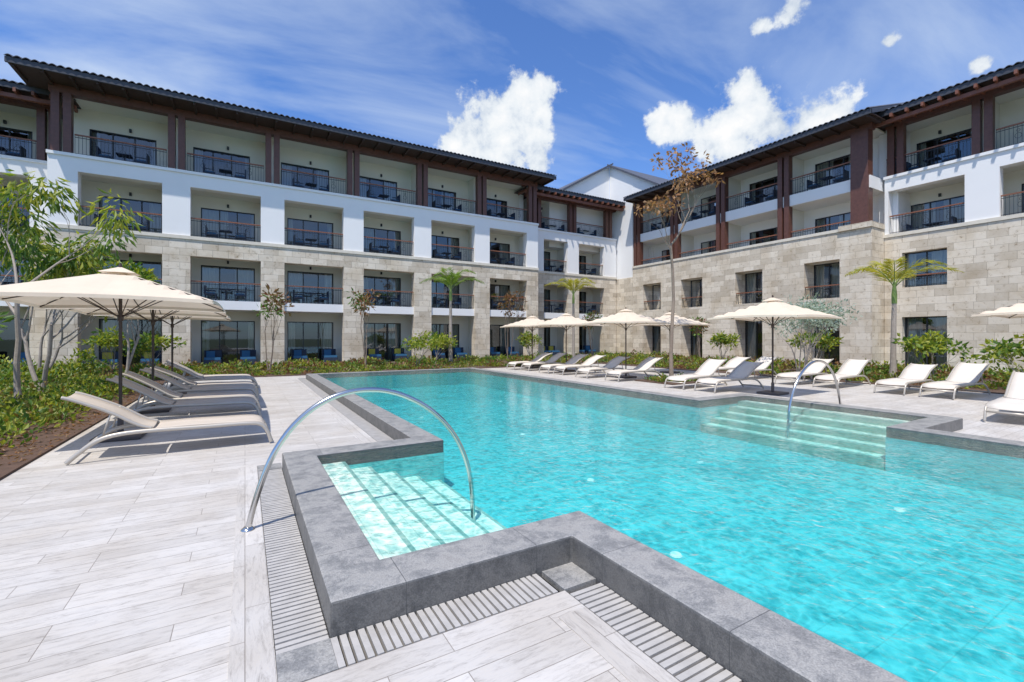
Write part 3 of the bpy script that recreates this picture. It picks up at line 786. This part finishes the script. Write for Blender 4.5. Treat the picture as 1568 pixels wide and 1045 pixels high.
def bed(name, x0, x1, y0, y1, dens, hmax, mats, L=.10, w=.03, fade=None):
    mb = MB(); n = int((x1 - x0) * (y1 - y0) * dens)
    for _ in range(n):
        cx, cy = R(x0, x1), R(y0, y1)
        if fade and not fade(cx, cy): continue
        h = hmax * R(.35, 1.0) * (.65 + .35 * math.sin(cx * 2.1 + cy * 1.3) * math.cos(cy * 1.7)); r = R(.12, .28)
        mt = random.choice(mats)
        for _k in range(15):
            v = rv(); p = Vector((cx + v.x * r, cy + v.y * r, max(.04, h * (.5 + .5 * v.z))))
            d = Vector((v.x, v.y, .5 + v.z * .3)) + rv() * .6
            leaf(mb, mt, p, d, L * R(.7, 1.5), w * R(.7, 1.3))
    return mb.obj(name)
patch = lambda x, y: math.sin(x * 1.7 + 2 * math.sin(y * .9)) + math.cos(y * 2.3 + x) > -.55
bed('hedge', -5.5, -2.75, 6.5, 20.5, 24, .62, ['hedge', 'hedge', 'lime', 'green'], fade=lambda x, y: random.random() < min(1, .25 + (-2.75 - x) * 1.1))
bed('hedge', -9.3, -5.5, 9, 28, 9, .95, ['hedge', 'green', 'lime'], .16, .045)
bed('hedge', -5.5, 18, 20.8, 23.2, 20, .36, ['hedge', 'lime', 'green', 'copper'], fade=patch)
bed('hedge', -5.5, 27, 23.2, 27.6, 9, .58, ['hedge', 'green', 'lime', 'copper'], .15, .042, fade=patch)
bed('hedge', 18.5, 20.5, -2, 23, 18, .38, ['hedge', 'green', 'lime', 'copper'], fade=patch)
bed('hedge', 20.5, 27, 0, 23, 6, .6, ['hedge', 'green', 'lime', 'copper'], .16, .045, fade=patch)
bed('groundcover', 12.4, 14.1, 10.5, 11.8, 22, .35, ['hedge', 'green'])
mb = MB()
for _ in range(2500):
    x, y = R(-3.6, -2.38), R(3, 20)
    leaf(mb, random.choice(['rust', 'copper']), Vector((x, y, .035)), Vector((R(-1, 1), R(-1, 1), R(0, .3))), R(.03, .09), .012)
mb.obj('leaf_litter')

# ------------------------------------------------------------------ world, sun, camera
yaw = math.radians(30.4)
F = Vector((math.sin(yaw), math.cos(yaw), 0)); RT = Vector((math.cos(yaw), -math.sin(yaw), 0))
sdir = Vector((-.42, -.34, 1.15)).normalized()   # towards sun
el = math.asin(sdir.z); az = math.atan2(sdir.x, sdir.y)
w = bpy.data.worlds.new('World'); sc.world = w; w.use_nodes = True
nt = w.node_tree; bg = nt.nodes['Background']
sky = node(nt, 'ShaderNodeTexSky'); sky.sky_type = 'NISHITA'; sky.sun_disc = False
sky.sun_elevation = el; sky.sun_rotation = az; sky.air_density = 1.0; sky.dust_density = .5; sky.ozone_density = 2.0
tc = node(nt, 'ShaderNodeTexCoord'); D = tc.outputs['Generated']
sp = node(nt, 'ShaderNodeSeparateXYZ', {0: D})
zz = math_(nt, 'MAXIMUM', math_(nt, 'ADD', sp.outputs[2], .12), .05)
pl = node(nt, 'ShaderNodeCombineXYZ', {0: math_(nt, 'DIVIDE', sp.outputs[0], zz), 1: math_(nt, 'DIVIDE', sp.outputs[1], zz), 2: 0.0})
mp = node(nt, 'ShaderNodeMapping', {'Vector': pl.outputs[0], 'Rotation': (0, 0, .9), 'Scale': (.55, 1.5, 1)})
ci = node(nt, 'ShaderNodeTexNoise', {'Vector': mp.outputs[0], 'Scale': 1.1, 'Detail': 8.0, 'Roughness': .56, 'Distortion': .8})
cirrus = node(nt, 'ShaderNodeMapRange', {0: ci.outputs[0], 1: .42, 2: .74, 3: 0.0, 4: .80}).outputs[0]
def pdir(px, py):
    return (F + RT * ((px - 784) / 697) + Vector((0, 0, (516 - py) / 697))).normalized()
blobs = [(722, 212, 42), (760, 185, 46), (803, 158, 44), (822, 142, 28), (770, 222, 48), (812, 215, 34), (825, 245, 22), (700, 222, 24),
         (1110, 210, 44), (1150, 180, 46), (1142, 140, 28), (1190, 195, 44), (1240, 195, 44), (1278, 188, 32), (1040, 190, 27), (1010, 200, 20), (1215, 10, 26), (1165, 42, 16), (1360, 64, 13), (1500, 100, 14)]
nz = node(nt, 'ShaderNodeTexNoise', {'Vector': D, 'Scale': 14.0, 'Detail': 9.0, 'Roughness': .62})
best = None
for px, py, r in blobs:
    c = pdir(px, py); q = 1 / math.sqrt(1 + ((px - 784) / 697) ** 2 + ((516 - py) / 697) ** 2)
    dn = node(nt, 'ShaderNodeVectorMath', {0: D, 1: tuple(c)}, operation='DISTANCE')
    v = math_(nt, 'MULTIPLY_ADD', dn.outputs[1], -1 / (r / 697 * q * 1.18), 1.0)
    best = v if best is None else math_(nt, 'SMOOTH_MAX', best, v, .25)
val = math_(nt, 'ADD', best, math_(nt, 'MULTIPLY', math_(nt, 'SUBTRACT', nz.outputs[0], .5), 3.0))
cum = node(nt, 'ShaderNodeMapRange', {0: val, 1: .0, 2: .40, 3: 0.0, 4: 1.0}, interpolation_type='SMOOTHSTEP').outputs[0]
shade = ramp(nt, math_(nt, 'ADD', math_(nt, 'MULTIPLY', val, .3), nz.outputs[0]), [(.45, (7.2, 8.2, 9.6)), (.7, (10.2, 10.8, 11.4)), (1.0, (12.2, 12.2, 12.2))])
skyc = mixc(nt, 1.0, sky.outputs[0], (1.2, 1.66, 2.4), 'MULTIPLY')
col = mixc(nt, cirrus, skyc, (8.0, 9.4, 11.4))
col = mixc(nt, cum, col, shade)
link(nt, col, bg.inputs[0]); bg.inputs[1].default_value = .083

sl = bpy.data.lights.new('sun', 'SUN'); sl.energy = 4.8; sl.angle = math.radians(.5); sl.color = (1, .95, .88)
so = bpy.data.objects.new('sun', sl); sc.collection.objects.link(so); so.rotation_euler = sdir.to_track_quat('Z', 'Y').to_euler(); so.location = (0, 0, 30)
cam = bpy.data.cameras.new('camera'); co = bpy.data.objects.new('camera', cam); sc.collection.objects.link(co)
cam.lens = 16; cam.sensor_width = 36; cam.shift_y = -.0041; cam.clip_end = 2000; cam.clip_start = .05
co.location = (0, 0, 1.6); co.rotation_euler = (math.pi / 2, 0, -yaw); sc.camera = co
sc.view_settings.view_transform = 'Standard'; sc.view_settings.look = 'None'; sc.view_settings.exposure = 0
